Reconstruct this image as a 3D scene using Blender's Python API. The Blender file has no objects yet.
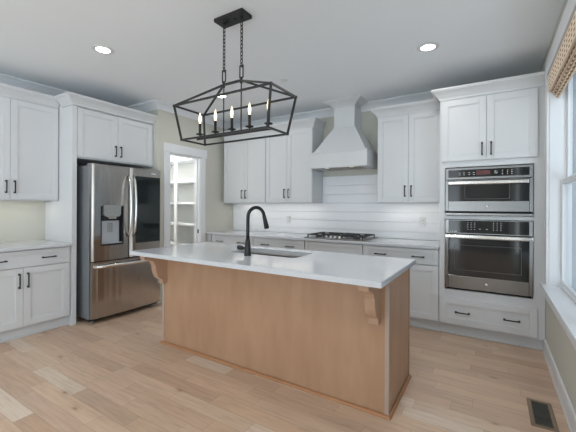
import bpy, bmesh, math, random
from mathutils import Vector, Matrix

random.seed(7)
SC = bpy.context.scene
COL = SC.collection

# ---------------------------------------------------------------- camera
CAM_H, YAW, ROLL, FPX, CY = 1.322, 0.5542, 0.0049, 331.3, 206.75
cam_d = bpy.data.cameras.new('camera')
cam_d.sensor_fit = 'HORIZONTAL'
cam_d.sensor_width = 36.0
cam_d.lens = FPX / 576 * 36.0
cam_d.shift_y = -(216 - CY) / 576
cam_d.clip_start = 0.05
cam = bpy.data.objects.new('camera', cam_d)
COL.objects.link(cam)
_s, _c = math.sin(YAW), math.cos(YAW)
_F = Vector((-_s, _c, 0)); _R = Vector((_c, _s, 0)); _Z = Vector((0, 0, 1))
_r = _R * math.cos(ROLL) + _Z * math.sin(ROLL)
_u = -_R * math.sin(ROLL) + _Z * math.cos(ROLL)
cam.matrix_world = Matrix(((_r.x, _u.x, -_F.x, 0), (_r.y, _u.y, -_F.y, 0),
                           (_r.z, _u.z, -_F.z, CAM_H), (0, 0, 0, 1)))
SC.camera = cam

# ---------------------------------------------------------------- world and exposure
SKY_POWER = 2.75
GROUND_POWER = 4.7
SC.view_settings.view_transform = 'Standard'
SC.view_settings.look = 'None'
SC.view_settings.exposure = 0.0
SC.view_settings.gamma = 1.0
SC.view_settings.use_curve_mapping = False

wd = bpy.data.worlds.new('overcast sky')
SC.world = wd
wd.use_nodes = True
_nt = wd.node_tree
_nt.nodes.clear()
_out = _nt.nodes.new('ShaderNodeOutputWorld')
_bg = _nt.nodes.new('ShaderNodeBackground')
_geo = _nt.nodes.new('ShaderNodeTexCoord')
_sep = _nt.nodes.new('ShaderNodeSeparateXYZ')
_ramp = _nt.nodes.new('ShaderNodeValToRGB')
_mr = _nt.nodes.new('ShaderNodeMapRange')
_mr.inputs['From Min'].default_value = -0.25
_mr.inputs['From Max'].default_value = 0.25
_nt.links.new(_geo.outputs['Generated'], _sep.inputs[0])
_nt.links.new(_sep.outputs['Z'], _mr.inputs['Value'])
_nt.links.new(_mr.outputs[0], _ramp.inputs[0])
_ramp.color_ramp.elements[0].position = 0.40
_ramp.color_ramp.elements[0].color = (0.83 * GROUND_POWER / SKY_POWER, 0.93 * GROUND_POWER / SKY_POWER, 1.0 * GROUND_POWER / SKY_POWER, 1)
_ramp.color_ramp.elements[1].position = 0.62
_ramp.color_ramp.elements[1].color = (0.83, 0.925, 1.0, 1)
_nt.links.new(_ramp.outputs[0], _bg.inputs['Color'])
_bg.inputs['Strength'].default_value = SKY_POWER
_nt.links.new(_bg.outputs[0], _out.inputs[0])

DOWNLIGHT_W = 2.5
UNDERCAB_EMIT = 15.0

# ---------------------------------------------------------------- key dimensions
XW, XR, YB, ZC = -4.58, 0.412, 4.43, 2.743     # left wall, right wall, back wall, ceiling
XP, YS = -3.86, 2.886                          # pantry wall face, stub wall face
YREAR = -4.2


# ---------------------------------------------------------------- materials
def new_mat(name):
    m = bpy.data.materials.new(name)
    m.use_nodes = True
    nt = m.node_tree
    return m, nt, nt.nodes['Principled BSDF']


def N(nt, kind, **kw):
    n = nt.nodes.new(kind)
    for k, v in kw.items():
        setattr(n, k, v)
    return n


def coords(nt, scale=(1, 1, 1)):
    t = N(nt, 'ShaderNodeTexCoord')
    mp = N(nt, 'ShaderNodeMapping')
    mp.inputs['Scale'].default_value = scale
    nt.links.new(t.outputs['Object'], mp.inputs['Vector'])
    return mp.outputs['Vector']


def noise(nt, vec, scale, detail=3.0, rough=0.55):
    n = N(nt, 'ShaderNodeTexNoise')
    n.inputs['Scale'].default_value = scale
    n.inputs['Detail'].default_value = detail
    n.inputs['Roughness'].default_value = rough
    nt.links.new(vec, n.inputs['Vector'])
    return n.outputs['Fac']


def ramp(nt, fac, stops):
    r = N(nt, 'ShaderNodeValToRGB')
    el = r.color_ramp.elements
    while len(el) < len(stops):
        el.new(0.5)
    for e, (p, c) in zip(el, stops):
        e.position = p
        e.color = (c[0], c[1], c[2], 1)
    nt.links.new(fac, r.inputs[0])
    return r.outputs[0]


def bump(nt, bsdf, fac, strength, dist=0.01):
    b = N(nt, 'ShaderNodeBump')
    b.inputs['Strength'].default_value = strength
    b.inputs['Distance'].default_value = dist
    nt.links.new(fac, b.inputs['Height'])
    nt.links.new(b.outputs[0], bsdf.inputs['Normal'])


def paint(name, col, rough=0.5, var=0.02, scale=3.0, bump_s=0.0, spec=0.5):
    m, nt, b = new_mat(name)
    f = noise(nt, coords(nt), scale)
    lo = tuple(max(0, c * (1 - var)) for c in col)
    hi = tuple(c * (1 + var) for c in col)
    nt.links.new(ramp(nt, f, [(0.3, lo), (0.7, hi)]), b.inputs['Base Color'])
    b.inputs['Roughness'].default_value = rough
    b.inputs['Specular IOR Level'].default_value = spec
    if bump_s:
        bump(nt, b, noise(nt, coords(nt), 220.0, 2.0), bump_s, 0.002)
    return m


def metal(name, col, rough, aniso=0.0, streak=0.0):
    m, nt, b = new_mat(name)
    b.inputs['Metallic'].default_value = 1.0
    f = noise(nt, coords(nt, (1.0, 1.0, 60.0)), 12.0)
    nt.links.new(ramp(nt, f, [(0.3, tuple(c * 0.95 for c in col)), (0.7, tuple(min(1, c * 1.05) for c in col))]),
                 b.inputs['Base Color'])
    b.inputs['Roughness'].default_value = rough
    if aniso:
        b.inputs['Anisotropic'].default_value = aniso
        t = N(nt, 'ShaderNodeTangent', direction_type='RADIAL', axis='Z')
        nt.links.new(t.outputs[0], b.inputs['Tangent'])
    if streak:
        bump(nt, b, noise(nt, coords(nt, (7.0, 7.0, 0.5)), 1.0, 1.0), streak, 0.03)
    return m


def glow(name, col, strength):
    m, nt, b = new_mat(name)
    b.inputs['Base Color'].default_value = (0.9, 0.9, 0.9, 1)
    b.inputs['Emission Color'].default_value = (*col, 1)
    b.inputs['Emission Strength'].default_value = strength
    return m


M = {}
M['cabinet'] = paint('white cabinet paint', (0.625, 0.642, 0.66), 0.38, 0.012)
M['trim'] = paint('white trim paint', (0.72, 0.74, 0.765), 0.40, 0.012)
M['wall'] = paint('sage beige wall paint', (0.55, 0.548, 0.49), 0.85, 0.02, 2.0, 0.05)
M['ceiling'] = paint('ceiling paint', (0.87, 0.91, 0.945), 0.9, 0.012, 1.2, 0.06)
M['siding'] = paint('grey blue siding', (0.165, 0.18, 0.205), 0.7, 0.03)  # siding for the walls added outside the window
M['pantry_wall'] = paint('pantry wall paint', (0.70, 0.72, 0.70), 0.8, 0.02)
M['shiplap'] = paint('white shiplap paint', (0.79, 0.81, 0.845), 0.35, 0.015)
M['steel'] = metal('brushed stainless steel', (0.25, 0.248, 0.246), 0.27, 0.6, 0.0)
M['fridge_steel'] = metal('brushed refrigerator steel', (0.43, 0.405, 0.380), 0.22, 0.6, 0.7)
M['handle_steel'] = metal('polished handle steel', (0.78, 0.77, 0.75), 0.18)
M['fridge_side'] = paint('grey enamel', (0.20, 0.215, 0.23), 0.35, 0.03)
M['sink_steel'] = metal('sink steel', (0.22, 0.21, 0.20), 0.33)
M['black_metal'] = paint('matte black metal', (0.008, 0.008, 0.009), 0.45, 0.08, 20.0)
M['black_plastic'] = paint('black plastic', (0.012, 0.012, 0.014), 0.35, 0.05)
M['grate'] = paint('black cast iron', (0.03, 0.03, 0.032), 0.6, 0.15, 40.0)
M['dark_gap'] = paint('dark recess', (0.02, 0.02, 0.02), 0.9, 0.05)
M['white_plastic'] = paint('white plastic', (0.72, 0.73, 0.74), 0.35, 0.01)
M['grey_plastic'] = paint('grey plastic', (0.27, 0.285, 0.285), 0.3, 0.02)
M['pale_plastic'] = paint('pale blue grey plastic', (0.42, 0.45, 0.49), 0.3, 0.03)
M['slot'] = paint('dark slot', (0.10, 0.10, 0.10), 0.6, 0.02)
M['print'] = paint('pale grey print', (0.62, 0.64, 0.66), 0.5, 0.01)
M['display'] = paint('dim red display', (0.13, 0.045, 0.05), 0.15, 0.05)
M['display_black'] = paint('black display', (0.004, 0.004, 0.005), 0.1, 0.02)
M['bulb'] = glow('warm lit candle bulb', (1.0, 0.78, 0.42), 1.6)
M['lamp'] = glow('lit downlight lens', (1.0, 0.97, 0.92), 14.0)
M['strip'] = glow('lit under cabinet strip', (1.0, 0.93, 0.82), UNDERCAB_EMIT)
M['hood_glow'] = glow('lit hood lamp', (1.0, 0.92, 0.74), 0.9)
M['brass'] = metal('brass socket', (0.55, 0.40, 0.20), 0.3)
M['filter'] = metal('hood filter steel', (0.34, 0.32, 0.28), 0.4)


def black_glass(name, col=(0.012, 0.013, 0.015), rough=0.06):
    m, nt, b = new_mat(name)
    f = noise(nt, coords(nt), 1.5, 1.0)
    nt.links.new(ramp(nt, f, [(0.3, tuple(c * 0.8 for c in col)), (0.7, tuple(c * 1.2 for c in col))]), b.inputs['Base Color'])
    b.inputs['Roughness'].default_value = rough
    b.inputs['IOR'].default_value = 1.52
    return m


M['black_glass'] = black_glass('black oven glass')
M['fridge_glass'] = black_glass('black refrigerator glass', (0.010, 0.016, 0.017), 0.05)


def window_glass():
    m, nt, b = new_mat('clear window glass')
    nt.nodes.remove(b)
    out = nt.nodes['Material Output']
    tr = N(nt, 'ShaderNodeBsdfTransparent')
    gl = N(nt, 'ShaderNodeBsdfGlossy')
    gl.inputs['Roughness'].default_value = 0.02
    fr = N(nt, 'ShaderNodeFresnel')
    fr.inputs['IOR'].default_value = 1.5
    mx = N(nt, 'ShaderNodeMixShader')
    tr.inputs[0].default_value = (0.94, 0.97, 0.98, 1)
    ge = N(nt, 'ShaderNodeNewGeometry')
    inv = N(nt, 'ShaderNodeMath', operation='SUBTRACT')
    inv.inputs[0].default_value = 1.0
    nt.links.new(ge.outputs['Backfacing'], inv.inputs[1])
    ml = N(nt, 'ShaderNodeMath', operation='MULTIPLY')
    nt.links.new(inv.outputs[0], ml.inputs[0])
    nt.links.new(fr.outputs[0], ml.inputs[1])
    nt.links.new(ml.outputs[0], mx.inputs[0])
    nt.links.new(tr.outputs[0], mx.inputs[1])
    nt.links.new(gl.outputs[0], mx.inputs[2])
    nt.links.new(mx.outputs[0], out.inputs[0])
    return m


M['glass'] = window_glass()


def quartz():
    m, nt, b = new_mat('white quartz')
    v = coords(nt)
    f1 = noise(nt, v, 90.0, 3.0)
    nt.links.new(ramp(nt, f1, [(0.35, (0.57, 0.593, 0.628)), (0.65, (0.60, 0.622, 0.657))]), b.inputs['Base Color'])
    b.inputs['Roughness'].default_value = 0.11
    return m


M['quartz'] = quartz()


def floor_wood():
    m, nt, b = new_mat('wide plank oak floor')
    L = nt.links.new
    t = N(nt, 'ShaderNodeTexCoord')
    sp = N(nt, 'ShaderNodeSeparateXYZ')
    L(t.outputs['Object'], sp.inputs[0])

    def math_(op, a, b_=None, c=None):
        n = N(nt, 'ShaderNodeMath', operation=op)
        for i, q in enumerate((a, b_, c)):
            if q is None:
                continue
            if isinstance(q, (int, float)):
                n.inputs[i].default_value = q
            else:
                L(q, n.inputs[i])
        return n.outputs[0]

    W = 0.112
    rowf = math_('DIVIDE', math_('ADD', sp.outputs['Y'], 0.060), W)
    row = math_('FLOOR', rowf)
    wn = N(nt, 'ShaderNodeTexWhiteNoise', noise_dimensions='1D')
    L(row, wn.inputs['W'])
    ln = math_('MULTIPLY_ADD', wn.outputs['Value'], 0.45, 0.45)
    xf = math_('ADD', math_('DIVIDE', sp.outputs['X'], ln), math_('MULTIPLY', wn.outputs['Value'], 37.3))
    pid = math_('FLOOR', xf)
    cmb = N(nt, 'ShaderNodeCombineXYZ')
    L(row, cmb.inputs[0]); L(pid, cmb.inputs[1])
    wn2 = N(nt, 'ShaderNodeTexWhiteNoise', noise_dimensions='3D')
    L(cmb.outputs[0], wn2.inputs['Vector'])
    tone = ramp(nt, wn2.outputs['Value'], [
        (0.0, (0.455, 0.325, 0.240)), (0.20, (0.505, 0.372, 0.278)), (0.45, (0.530, 0.393, 0.290)),
        (0.70, (0.550, 0.413, 0.308)), (0.90, (0.575, 0.435, 0.315)), (0.95, (0.60, 0.50, 0.405)), (1.0, (0.63, 0.54, 0.45))])
    # grain, shifted per plank
    c2 = N(nt, 'ShaderNodeCombineXYZ')
    L(math_('MULTIPLY_ADD', wn2.outputs['Value'], 91.0, math_('MULTIPLY', sp.outputs['X'], 2.2)), c2.inputs[0])
    L(math_('MULTIPLY', sp.outputs['Y'], 26.0), c2.inputs[1])
    g = noise(nt, c2.outputs[0], 1.6, 5.0, 0.62)
    gr = ramp(nt, g, [(0.25, (0.90, 0.88, 0.86)), (0.5, (1.10, 1.10, 1.10)), (0.8, (1.21, 1.21, 1.21))])
    c3 = N(nt, 'ShaderNodeCombineXYZ')
    L(math_('MULTIPLY_ADD', wn2.outputs['Value'], 31.0, math_('MULTIPLY', sp.outputs['X'], 1.0)), c3.inputs[0])
    L(math_('MULTIPLY', sp.outputs['Y'], 3.5), c3.inputs[1])
    g2 = noise(nt, c3.outputs[0], 2.6, 3.0, 0.6)
    gr2 = ramp(nt, g2, [(0.20, (0.70, 0.64, 0.60)), (0.36, (0.96, 0.95, 0.94)), (0.7, (1.04, 1.03, 1.02))])

    def mul(a, c):
        n = N(nt, 'ShaderNodeMix', data_type='RGBA', blend_type='MULTIPLY')
        n.inputs[0].default_value = 1.0
        L(a, n.inputs[6]); L(c, n.inputs[7])
        return n.outputs[2]

    hue = ramp(nt, wn2.outputs['Color'], [(0.0, (1.05, 0.99, 0.92)), (0.3, (1.0, 1.0, 1.0)), (0.6, (1.02, 0.98, 0.97)), (1.0, (0.97, 1.0, 1.03))])
    kn = N(nt, 'ShaderNodeTexVoronoi', voronoi_dimensions='2D')
    c4 = N(nt, 'ShaderNodeCombineXYZ')
    L(math_('MULTIPLY', sp.outputs['X'], 1.0), c4.inputs[0])
    L(math_('MULTIPLY', sp.outputs['Y'], 2.6), c4.inputs[1])
    L(c4.outputs[0], kn.inputs['Vector'])
    kn.inputs['Scale'].default_value = 0.85
    knot = ramp(nt, kn.outputs['Distance'], [(0.0, (0.45, 0.36, 0.30)), (0.012, (0.66, 0.58, 0.52)), (0.032, (0.93, 0.91, 0.90)), (0.07, (1.0, 1.0, 1.0))])
    col = mul(mul(mul(mul(tone, gr), gr2), hue), knot)
    # seams
    fy = math_('FRACT', rowf)
    ey = math_('MINIMUM', fy, math_('SUBTRACT', 1.0, fy))
    fx = math_('FRACT', xf)
    ex = math_('MULTIPLY', math_('MINIMUM', fx, math_('SUBTRACT', 1.0, fx)), ln)
    sy = math_('LESS_THAN', math_('MULTIPLY', ey, W), 0.0008)
    sx = math_('LESS_THAN', ex, 0.0009)
    seam = math_('MAXIMUM', sy, sx)
    mx = N(nt, 'ShaderNodeMix', data_type='RGBA')
    L(seam, mx.inputs[0]); L(col, mx.inputs[6])
    mx.inputs[7].default_value = (0.32, 0.23, 0.165, 1)
    L(mx.outputs[2], b.inputs['Base Color'])
    b.inputs['Roughness'].default_value = 0.36
    b.inputs['Specular IOR Level'].default_value = 0.4
    bump(nt, b, g, 0.06, 0.003)
    return m


M['floor'] = floor_wood()


def island_wood(name, dark, light, scale=(18, 18, 1.2)):
    m, nt, b = new_mat(name)
    f = noise(nt, coords(nt, scale), 1.5, 5.0, 0.6)
    f2 = noise(nt, coords(nt, (2.2, 2.2, 1.0)), 1.6, 2.0)
    mixn = N(nt, 'ShaderNodeMath', operation='MULTIPLY_ADD')
    nt.links.new(f, mixn.inputs[0]); mixn.inputs[1].default_value = 0.55
    sc = N(nt, 'ShaderNodeMath', operation='MULTIPLY')
    nt.links.new(f2, sc.inputs[0]); sc.inputs[1].default_value = 0.5
    nt.links.new(sc.outputs[0], mixn.inputs[2])
    nt.links.new(ramp(nt, mixn.outputs[0], [(0.35, dark), (0.70, light)]), b.inputs['Base Color'])
    b.inputs['Roughness'].default_value = 0.42
    return m


M['maple'] = island_wood('stained maple', (0.385, 0.222, 0.132), (0.465, 0.288, 0.180), (7, 7, 1.5))
M['maple_trim'] = island_wood('stained maple moulding', (0.37, 0.17, 0.075), (0.44, 0.215, 0.10), (4, 4, 4))
M['maple_edge'] = island_wood('pale maple edge', (0.40, 0.305, 0.25), (0.47, 0.37, 0.31))
M['maple_corbel'] = island_wood('stained maple corbel', (0.42, 0.262, 0.172), (0.50, 0.325, 0.222), (5, 5, 2))
M['vent_brown'] = paint('bronze vent frame', (0.22, 0.165, 0.115), 0.5, 0.08, 30)
M['vent_dark'] = paint('dark vent louvres', (0.055, 0.058, 0.05), 0.45, 0.1, 30)


def bamboo():
    m, nt, b = new_mat('woven bamboo')
    L = nt.links.new
    t = N(nt, 'ShaderNodeTexCoord')
    sp = N(nt, 'ShaderNodeSeparateXYZ')
    L(t.outputs['Object'], sp.inputs[0])

    def math_(op, a, b_=None):
        n = N(nt, 'ShaderNodeMath', operation=op)
        for i, q in enumerate((a, b_)):
            if q is None:
                continue
            if isinstance(q, (int, float)):
                n.inputs[i].default_value = q
            else:
                L(q, n.inputs[i])
        return n.outputs[0]
    s = math_('SUBTRACT', sp.outputs['Z'], math_('MULTIPLY', sp.outputs['X'], 0.6))
    fz = math_('FRACT', math_('MULTIPLY', s, 30.0))
    fy = math_('FRACT', math_('MULTIPLY', sp.outputs['Y'], 13.0))
    hole = math_('MULTIPLY', math_('GREATER_THAN', fz, 0.52), math_('GREATER_THAN', fy, 0.45))
    n1 = noise(nt, coords(nt, (60, 8, 60)), 2.0, 3.0)
    tan = ramp(nt, n1, [(0.3, (0.78, 0.60, 0.44)), (0.7, (0.92, 0.78, 0.62))])
    mx = N(nt, 'ShaderNodeMix', data_type='RGBA')
    L(hole, mx.inputs[0]); L(tan, mx.inputs[6])
    mx.inputs[7].default_value = (0.26, 0.165, 0.10, 1)
    L(mx.outputs[2], b.inputs['Base Color'])
    b.inputs['Roughness'].default_value = 0.7
    bump(nt, b, hole, -0.3, 0.004)
    return m


M['bamboo'] = bamboo()


# ---------------------------------------------------------------- mesh helpers
class MB:
    """Collects shapes into one bmesh."""

    def __init__(self):
        self.bm = bmesh.new()

    def box(self, x0, x1, y0, y1, z0, z1, bev=0.0, seg=1):
        x0, x1 = min(x0, x1), max(x0, x1)
        y0, y1 = min(y0, y1), max(y0, y1)
        z0, z1 = min(z0, z1), max(z0, z1)
        vs = [self.bm.verts.new(p) for p in
              ((x0, y0, z0), (x1, y0, z0), (x1, y1, z0), (x0, y1, z0),
               (x0, y0, z1), (x1, y0, z1), (x1, y1, z1), (x0, y1, z1))]
        fs = [self.bm.faces.new([vs[i] for i in f]) for f in
              ((0, 3, 2, 1), (4, 5, 6, 7), (0, 1, 5, 4), (1, 2, 6, 5), (2, 3, 7, 6), (3, 0, 4, 7))]
        if bev > 0:
            es = list({e for f in fs for e in f.edges})
            bmesh.ops.bevel(self.bm, geom=es, offset=bev, segments=seg, affect='EDGES', profile=0.6)
        return self

    def prism(self, pts, axis, a, b):
        """Extrude a 2D polygon. axis 'x': pts are (y,z); 'y': (x,z); 'z': (x,y)."""
        def P(p, t):
            return {'x': (t, p[0], p[1]), 'y': (p[0], t, p[1]), 'z': (p[0], p[1], t)}[axis]
        va = [self.bm.verts.new(P(p, a)) for p in pts]
        vb = [self.bm.verts.new(P(p, b)) for p in pts]
        n = len(pts)
        self.bm.faces.new(va)
        self.bm.faces.new(vb[::-1])
        for i in range(n):
            j = (i + 1) % n
            self.bm.faces.new((va[i], vb[i], vb[j], va[j]))
        return self

    def quad_loft(self, r0, r1):
        """Loft two rectangles given as (x0,x1,y0,y1,z)."""
        def ring(r):
            x0, x1, y0, y1, z = r
            return [self.bm.verts.new(p) for p in ((x0, y0, z), (x1, y0, z), (x1, y1, z), (x0, y1, z))]
        a, b = ring(r0), ring(r1)
        self.bm.faces.new(a[::-1])
        self.bm.faces.new(b)
        for i in range(4):
            j = (i + 1) % 4
            self.bm.faces.new((a[i], a[j], b[j], b[i]))
        return self

    def tube(self, path, r, seg=10, caps=True):
        """Round tube through 3D points; r a number or a list."""
        path = [Vector(p) for p in path]
        n = len(path)
        rs = r if isinstance(r, (list, tuple)) else [r] * n
        rings = []
        ref = None
        for i, p in enumerate(path):
            if i == 0:
                t = path[1] - path[0]
            elif i == n - 1:
                t = path[-1] - path[-2]
            else:
                t = (path[i + 1] - path[i]).normalized() + (path[i] - path[i - 1]).normalized()
            t.normalize()
            if ref is None:
                ref = Vector((0, 0, 1)) if abs(t.z) < 0.9 else Vector((1, 0, 0))
            u = (ref - t * ref.dot(t)).normalized()
            w = t.cross(u)
            ref = u
            rings.append([self.bm.verts.new(p + (u * math.cos(2 * math.pi * k / seg) + w * math.sin(2 * math.pi * k / seg)) * rs[i])
                          for k in range(seg)])
        for a, b in zip(rings, rings[1:]):
            for k in range(seg):
                l = (k + 1) % seg
                f = self.bm.faces.new((a[k], a[l], b[l], b[k]))
                f.smooth = True
        if caps:
            self.bm.faces.new(rings[0][::-1])
            self.bm.faces.new(rings[-1])
        return self

    def bar(self, p0, p1, w, d=None):
        """Square bar between two points."""
        d = d or w
        p0, p1 = Vector(p0), Vector(p1)
        t = (p1 - p0).normalized()
        ref = Vector((0, 0, 1)) if abs(t.z) < 0.95 else Vector((1, 0, 0))
        u = (ref - t * ref.dot(t)).normalized() * (d / 2)
        v = t.cross(u).normalized() * (w / 2)
        a = [self.bm.verts.new(p0 + q) for q in (u + v, u - v, -u - v, -u + v)]
        b = [self.bm.verts.new(p1 + q) for q in (u + v, u - v, -u - v, -u + v)]
        self.bm.faces.new(a)
        self.bm.faces.new(b[::-1])
        for i in range(4):
            j = (i + 1) % 4
            self.bm.faces.new((a[i], b[i], b[j], a[j]))
        return self

    def lathe(self, prof, cx, cy, seg=24, axis='z', cz=0.0):
        """Spin (r, h) pairs around an axis; the ends at r=0 close by themselves."""
        rings = []
        for r, h in prof:
            ring = []
            for k in range(seg):
                a = 2 * math.pi * k / seg
                if axis == 'z':
                    p = (cx + r * math.cos(a), cy + r * math.sin(a), h)
                elif axis == 'y':
                    p = (cx + r * math.cos(a), h, cz + r * math.sin(a))
                else:
                    p = (h, cy + r * math.cos(a), cz + r * math.sin(a))
                ring.append(self.bm.verts.new(p))
            rings.append(ring)
        for a, b in zip(rings, rings[1:]):
            for k in range(seg):
                l = (k + 1) % seg
                f = self.bm.faces.new((a[k], a[l], b[l], b[k]))
                f.smooth = True
        self.bm.faces.new(rings[0][::-1])
        self.bm.faces.new(rings[-1])
        return self

    def sweep(self, path, prof, z0, side=1):
        """Sweep a moulding profile [(out, up)] along a flat path [(x,y)] with mitred corners.
        'out' points to the right of the path when side = 1."""
        P = [Vector((p[0], p[1])) for p in path]
        n = len(P)
        rings = []
        for i in range(n):
            ns = []
            if i > 0:
                d = (P[i] - P[i - 1]).normalized(); ns.append(Vector((d.y, -d.x)) * side)
            if i < n - 1:
                d = (P[i + 1] - P[i]).normalized(); ns.append(Vector((d.y, -d.x)) * side)
            if len(ns) == 2:
                mtr = (ns[0] + ns[1]) / (1 + ns[0].dot(ns[1]))
            else:
                mtr = ns[0]
            rings.append([self.bm.verts.new((P[i].x + mtr.x * o, P[i].y + mtr.y * o, z0 + h)) for o, h in prof])
        m = len(prof)
        for a, b in zip(rings, rings[1:]):
            for k in range(m):
                l = (k + 1) % m
                self.bm.faces.new((a[k], a[l], b[l], b[k]))
        self.bm.faces.new(rings[0][::-1])
        self.bm.faces.new(rings[-1])
        return self

    def link(self, cx, cy, cz, L, W, r, plane='x'):
        """One oval chain link standing upright."""
        pts = []
        hw, hl = W / 2 - r, L / 2 - r
        for k in range(14):
            a = 2 * math.pi * k / 14
            s, h = math.cos(a) * hw, math.sin(a) * hw + (hl - hw) * (1 if math.sin(a) > 0 else -1)
            pts.append((s, h))
        P = [Vector((cx + s, cy, cz + h)) if plane == 'x' else Vector((cx, cy + s, cz + h)) for s, h in pts]
        seg = 6
        rings = []
        nrm = Vector((0, 1, 0)) if plane == 'x' else Vector((1, 0, 0))
        for i, p in enumerate(P):
            t = (P[(i + 1) % len(P)] - P[i - 1]).normalized()
            u = t.cross(nrm).normalized()
            rings.append([self.bm.verts.new(p + (u * math.cos(2 * math.pi * k / seg) + nrm * math.sin(2 * math.pi * k / seg)) * r) for k in range(seg)])
        for i in range(len(P)):
            a, b = rings[i], rings[(i + 1) % len(P)]
            for k in range(seg):
                l = (k + 1) % seg
                f = self.bm.faces.new((a[k], a[l], b[l], b[k])); f.smooth = True
        return self

    def build(self, name, mat, parent=None):
        bmesh.ops.recalc_face_normals(self.bm, faces=self.bm.faces)
        me = bpy.data.meshes.new(name)
        self.bm.to_mesh(me)
        self.bm.free()
        me.materials.append(M[mat] if isinstance(mat, str) else mat)
        o = bpy.data.objects.new(name, me)
        COL.objects.link(o)
        if parent is not None:
            o.parent = parent
        return o


def thing(name, label, cat, loc=(0, 0, 0), rot=0.0, group=None):
    o = bpy.data.objects.new(name, None)
    o.empty_display_size = 0.1
    COL.objects.link(o)
    o.location = loc
    o.rotation_euler = (0, 0, rot)
    return tag(o, label, cat, group)


def tag(o, label, cat, group=None):
    o['label'] = label
    o['category'] = cat
    if group:
        o['group'] = group
    return o


def struct(mb, name, mat, parent=None):
    o = mb.build(name, mat, parent)
    if parent is None:
        o['kind'] = 'structure'
    return o


def copy_tree(o, parent=None):
    c = o.copy()
    COL.objects.link(c)
    if parent is not None:
        c.parent = parent
    for ch in list(o.children):
        copy_tree(ch, c)
    return c


CROWN = [(0, 0), (0.010, 0), (0.012, 0.018), (0.020, 0.032), (0.036, 0.054), (0.058, 0.074), (0.072, 0.084),
         (0.074, 0.092), (0.080, 0.096), (0.080, 0.110), (0, 0.110)]
COVE = [(0, 0), (0.010, 0), (0.014, 0.02), (0.030, 0.05), (0.055, 0.078), (0.070, 0.088), (0.078, 0.094), (0.078, 0.108), (0, 0.108)]

# ================================================================ SETTING
b = MB().box(-6.0, 1.4, YREAR, YB + 0.1, -0.06, 0.0)
struct(b, 'floor', 'floor')
b = MB().box(-6.0, XR + 0.16, YREAR, YB + 0.1, ZC, ZC + 0.1)
struct(b, 'ceiling', 'ceiling')
b = MB().box(XW - 0.12, XW, YREAR, YS + 0.06, 0, ZC)
struct(b, 'wall_left', 'wall')
b = MB().box(-6.0, XR + 0.16, YB, YB + 0.12, 0, ZC)
struct(b, 'wall_back', 'wall')
# right wall with its window opening
WY0, WY1, WZ0, WZ1 = 1.30, 3.62, 0.655, 2.47
b = MB()
b.box(XR, XR + 0.15, WY1, YB, 0, ZC)
b.box(XR, XR + 0.15, WY0, WY1, 0, WZ0 - 0.03)
b.box(XR, XR + 0.15, WY0, WY1, WZ1, ZC)
b.box(XR, XR + 0.15, 0.10, WY0, 0, ZC)
b.box(XR, XR + 0.15, -3.9, 0.10, 0, 0.05)  # unseen wide opening beside and behind the camera, added to light the room
b.box(XR, XR + 0.15, -3.9, 0.10, 2.6, ZC)
b.box(XR, XR + 0.15, YREAR, -3.9, 0, ZC)
struct(b, 'wall_right', 'wall')
# rear wall behind the camera, with a wide opening added to let daylight in
b = MB()
b.box(XW - 0.12, -4.35, YREAR - 0.12, YREAR, 0, ZC)
b.box(-0.9, XR + 0.15, YREAR - 0.12, YREAR, 0, ZC)
b.box(-4.35, -0.9, YREAR - 0.12, YREAR, 2.6, ZC)
struct(b, 'wall_rear', 'wall')
# pantry wall: stub beside the refrigerator and the wall with the doorway
DY0, DY1, DZ = 3.07, 3.652, 2.075
b = MB()
b.box(XW - 0.12, XP, YS, YS + 0.115, 0, ZC)
b.box(XP - 0.115, XP, YS + 0.115, DY0, 0, ZC)
b.box(XP - 0.115, XP, DY1, YB, 0, ZC)
b.box(XP - 0.115, XP, DY0, DY1, DZ, ZC)
struct(b, 'wall_pantry', 'wall')
b = MB().box(-6.0, -5.9, YS + 0.115, YB, 0, ZC)
b.box(-6.0, XW - 0.12, YS, YS + 0.115, 0, ZC)
b.box(-5.9, XP - 0.115, YB - 0.004, YB, 0, ZC)
b.box(-5.9, XP - 0.115, YS + 0.115, YS + 0.119, 0, ZC)
struct(b, 'wall_pantry_inner', 'pantry_wall')

# crown mouldings at the ceiling
b = MB().sweep([(XW, -1.5), (XW, YS), (XP, YS), (XP, YB), (-0.40, YB)], COVE, ZC - 0.108, side=1)
struct(b, 'trim_1', 'trim')
# right baseboard
bbp = [(0, 0), (0.018, 0), (0.018, 0.012), (0.014, 0.020), (0.014, 0.105), (0.010, 0.125), (0.004, 0.130), (0, 0.130)]
b = MB().sweep([(XR, 3.86), (XR, 0.10)], bbp, 0.0, side=1)
struct(b, 'baseboard_right', 'trim')

# doorway casing and jamb of the pantry
b = MB()
ct = 0.018
b.box(XP, XP + ct, DY0 - 0.093, DY0, 0, DZ, 0.002)
b.box(XP, XP + ct, DY1, DY1 + 0.093, 0, DZ, 0.002)
b.box(XP, XP + 0.024, DY0 - 0.104, DY1 + 0.120, DZ, DZ + 0.125, 0.002)
b.box(XP - 0.118, XP + 0.004, DY0 - 0.001, DY0 + 0.018, 0, DZ)
b.box(XP - 0.118, XP + 0.004, DY1 - 0.018, DY1 + 0.001, 0, DZ)
b.box(XP - 0.118, XP + 0.004, DY0, DY1, DZ - 0.018, DZ + 0.001)
b.box(XP - 0.075, XP - 0.045, DY1 - 0.030, DY1 - 0.018, 0, DZ - 0.018)
b.box(XP - 0.075, XP - 0.045, DY0 + 0.018, DY0 + 0.030, 0, DZ - 0.018)
door = struct(b, 'door_1', 'trim')
b = MB().box(XP - 0.040, XP - 0.012, DY1 - 0.0205, DY1 - 0.018, 0.905, 0.965, 0.0005)
b.box(XP - 0.034, XP - 0.018, DY1 - 0.022, DY1 - 0.0195, 0.920, 0.950)
b.build('strike_plate', 'black_metal', door)

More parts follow.
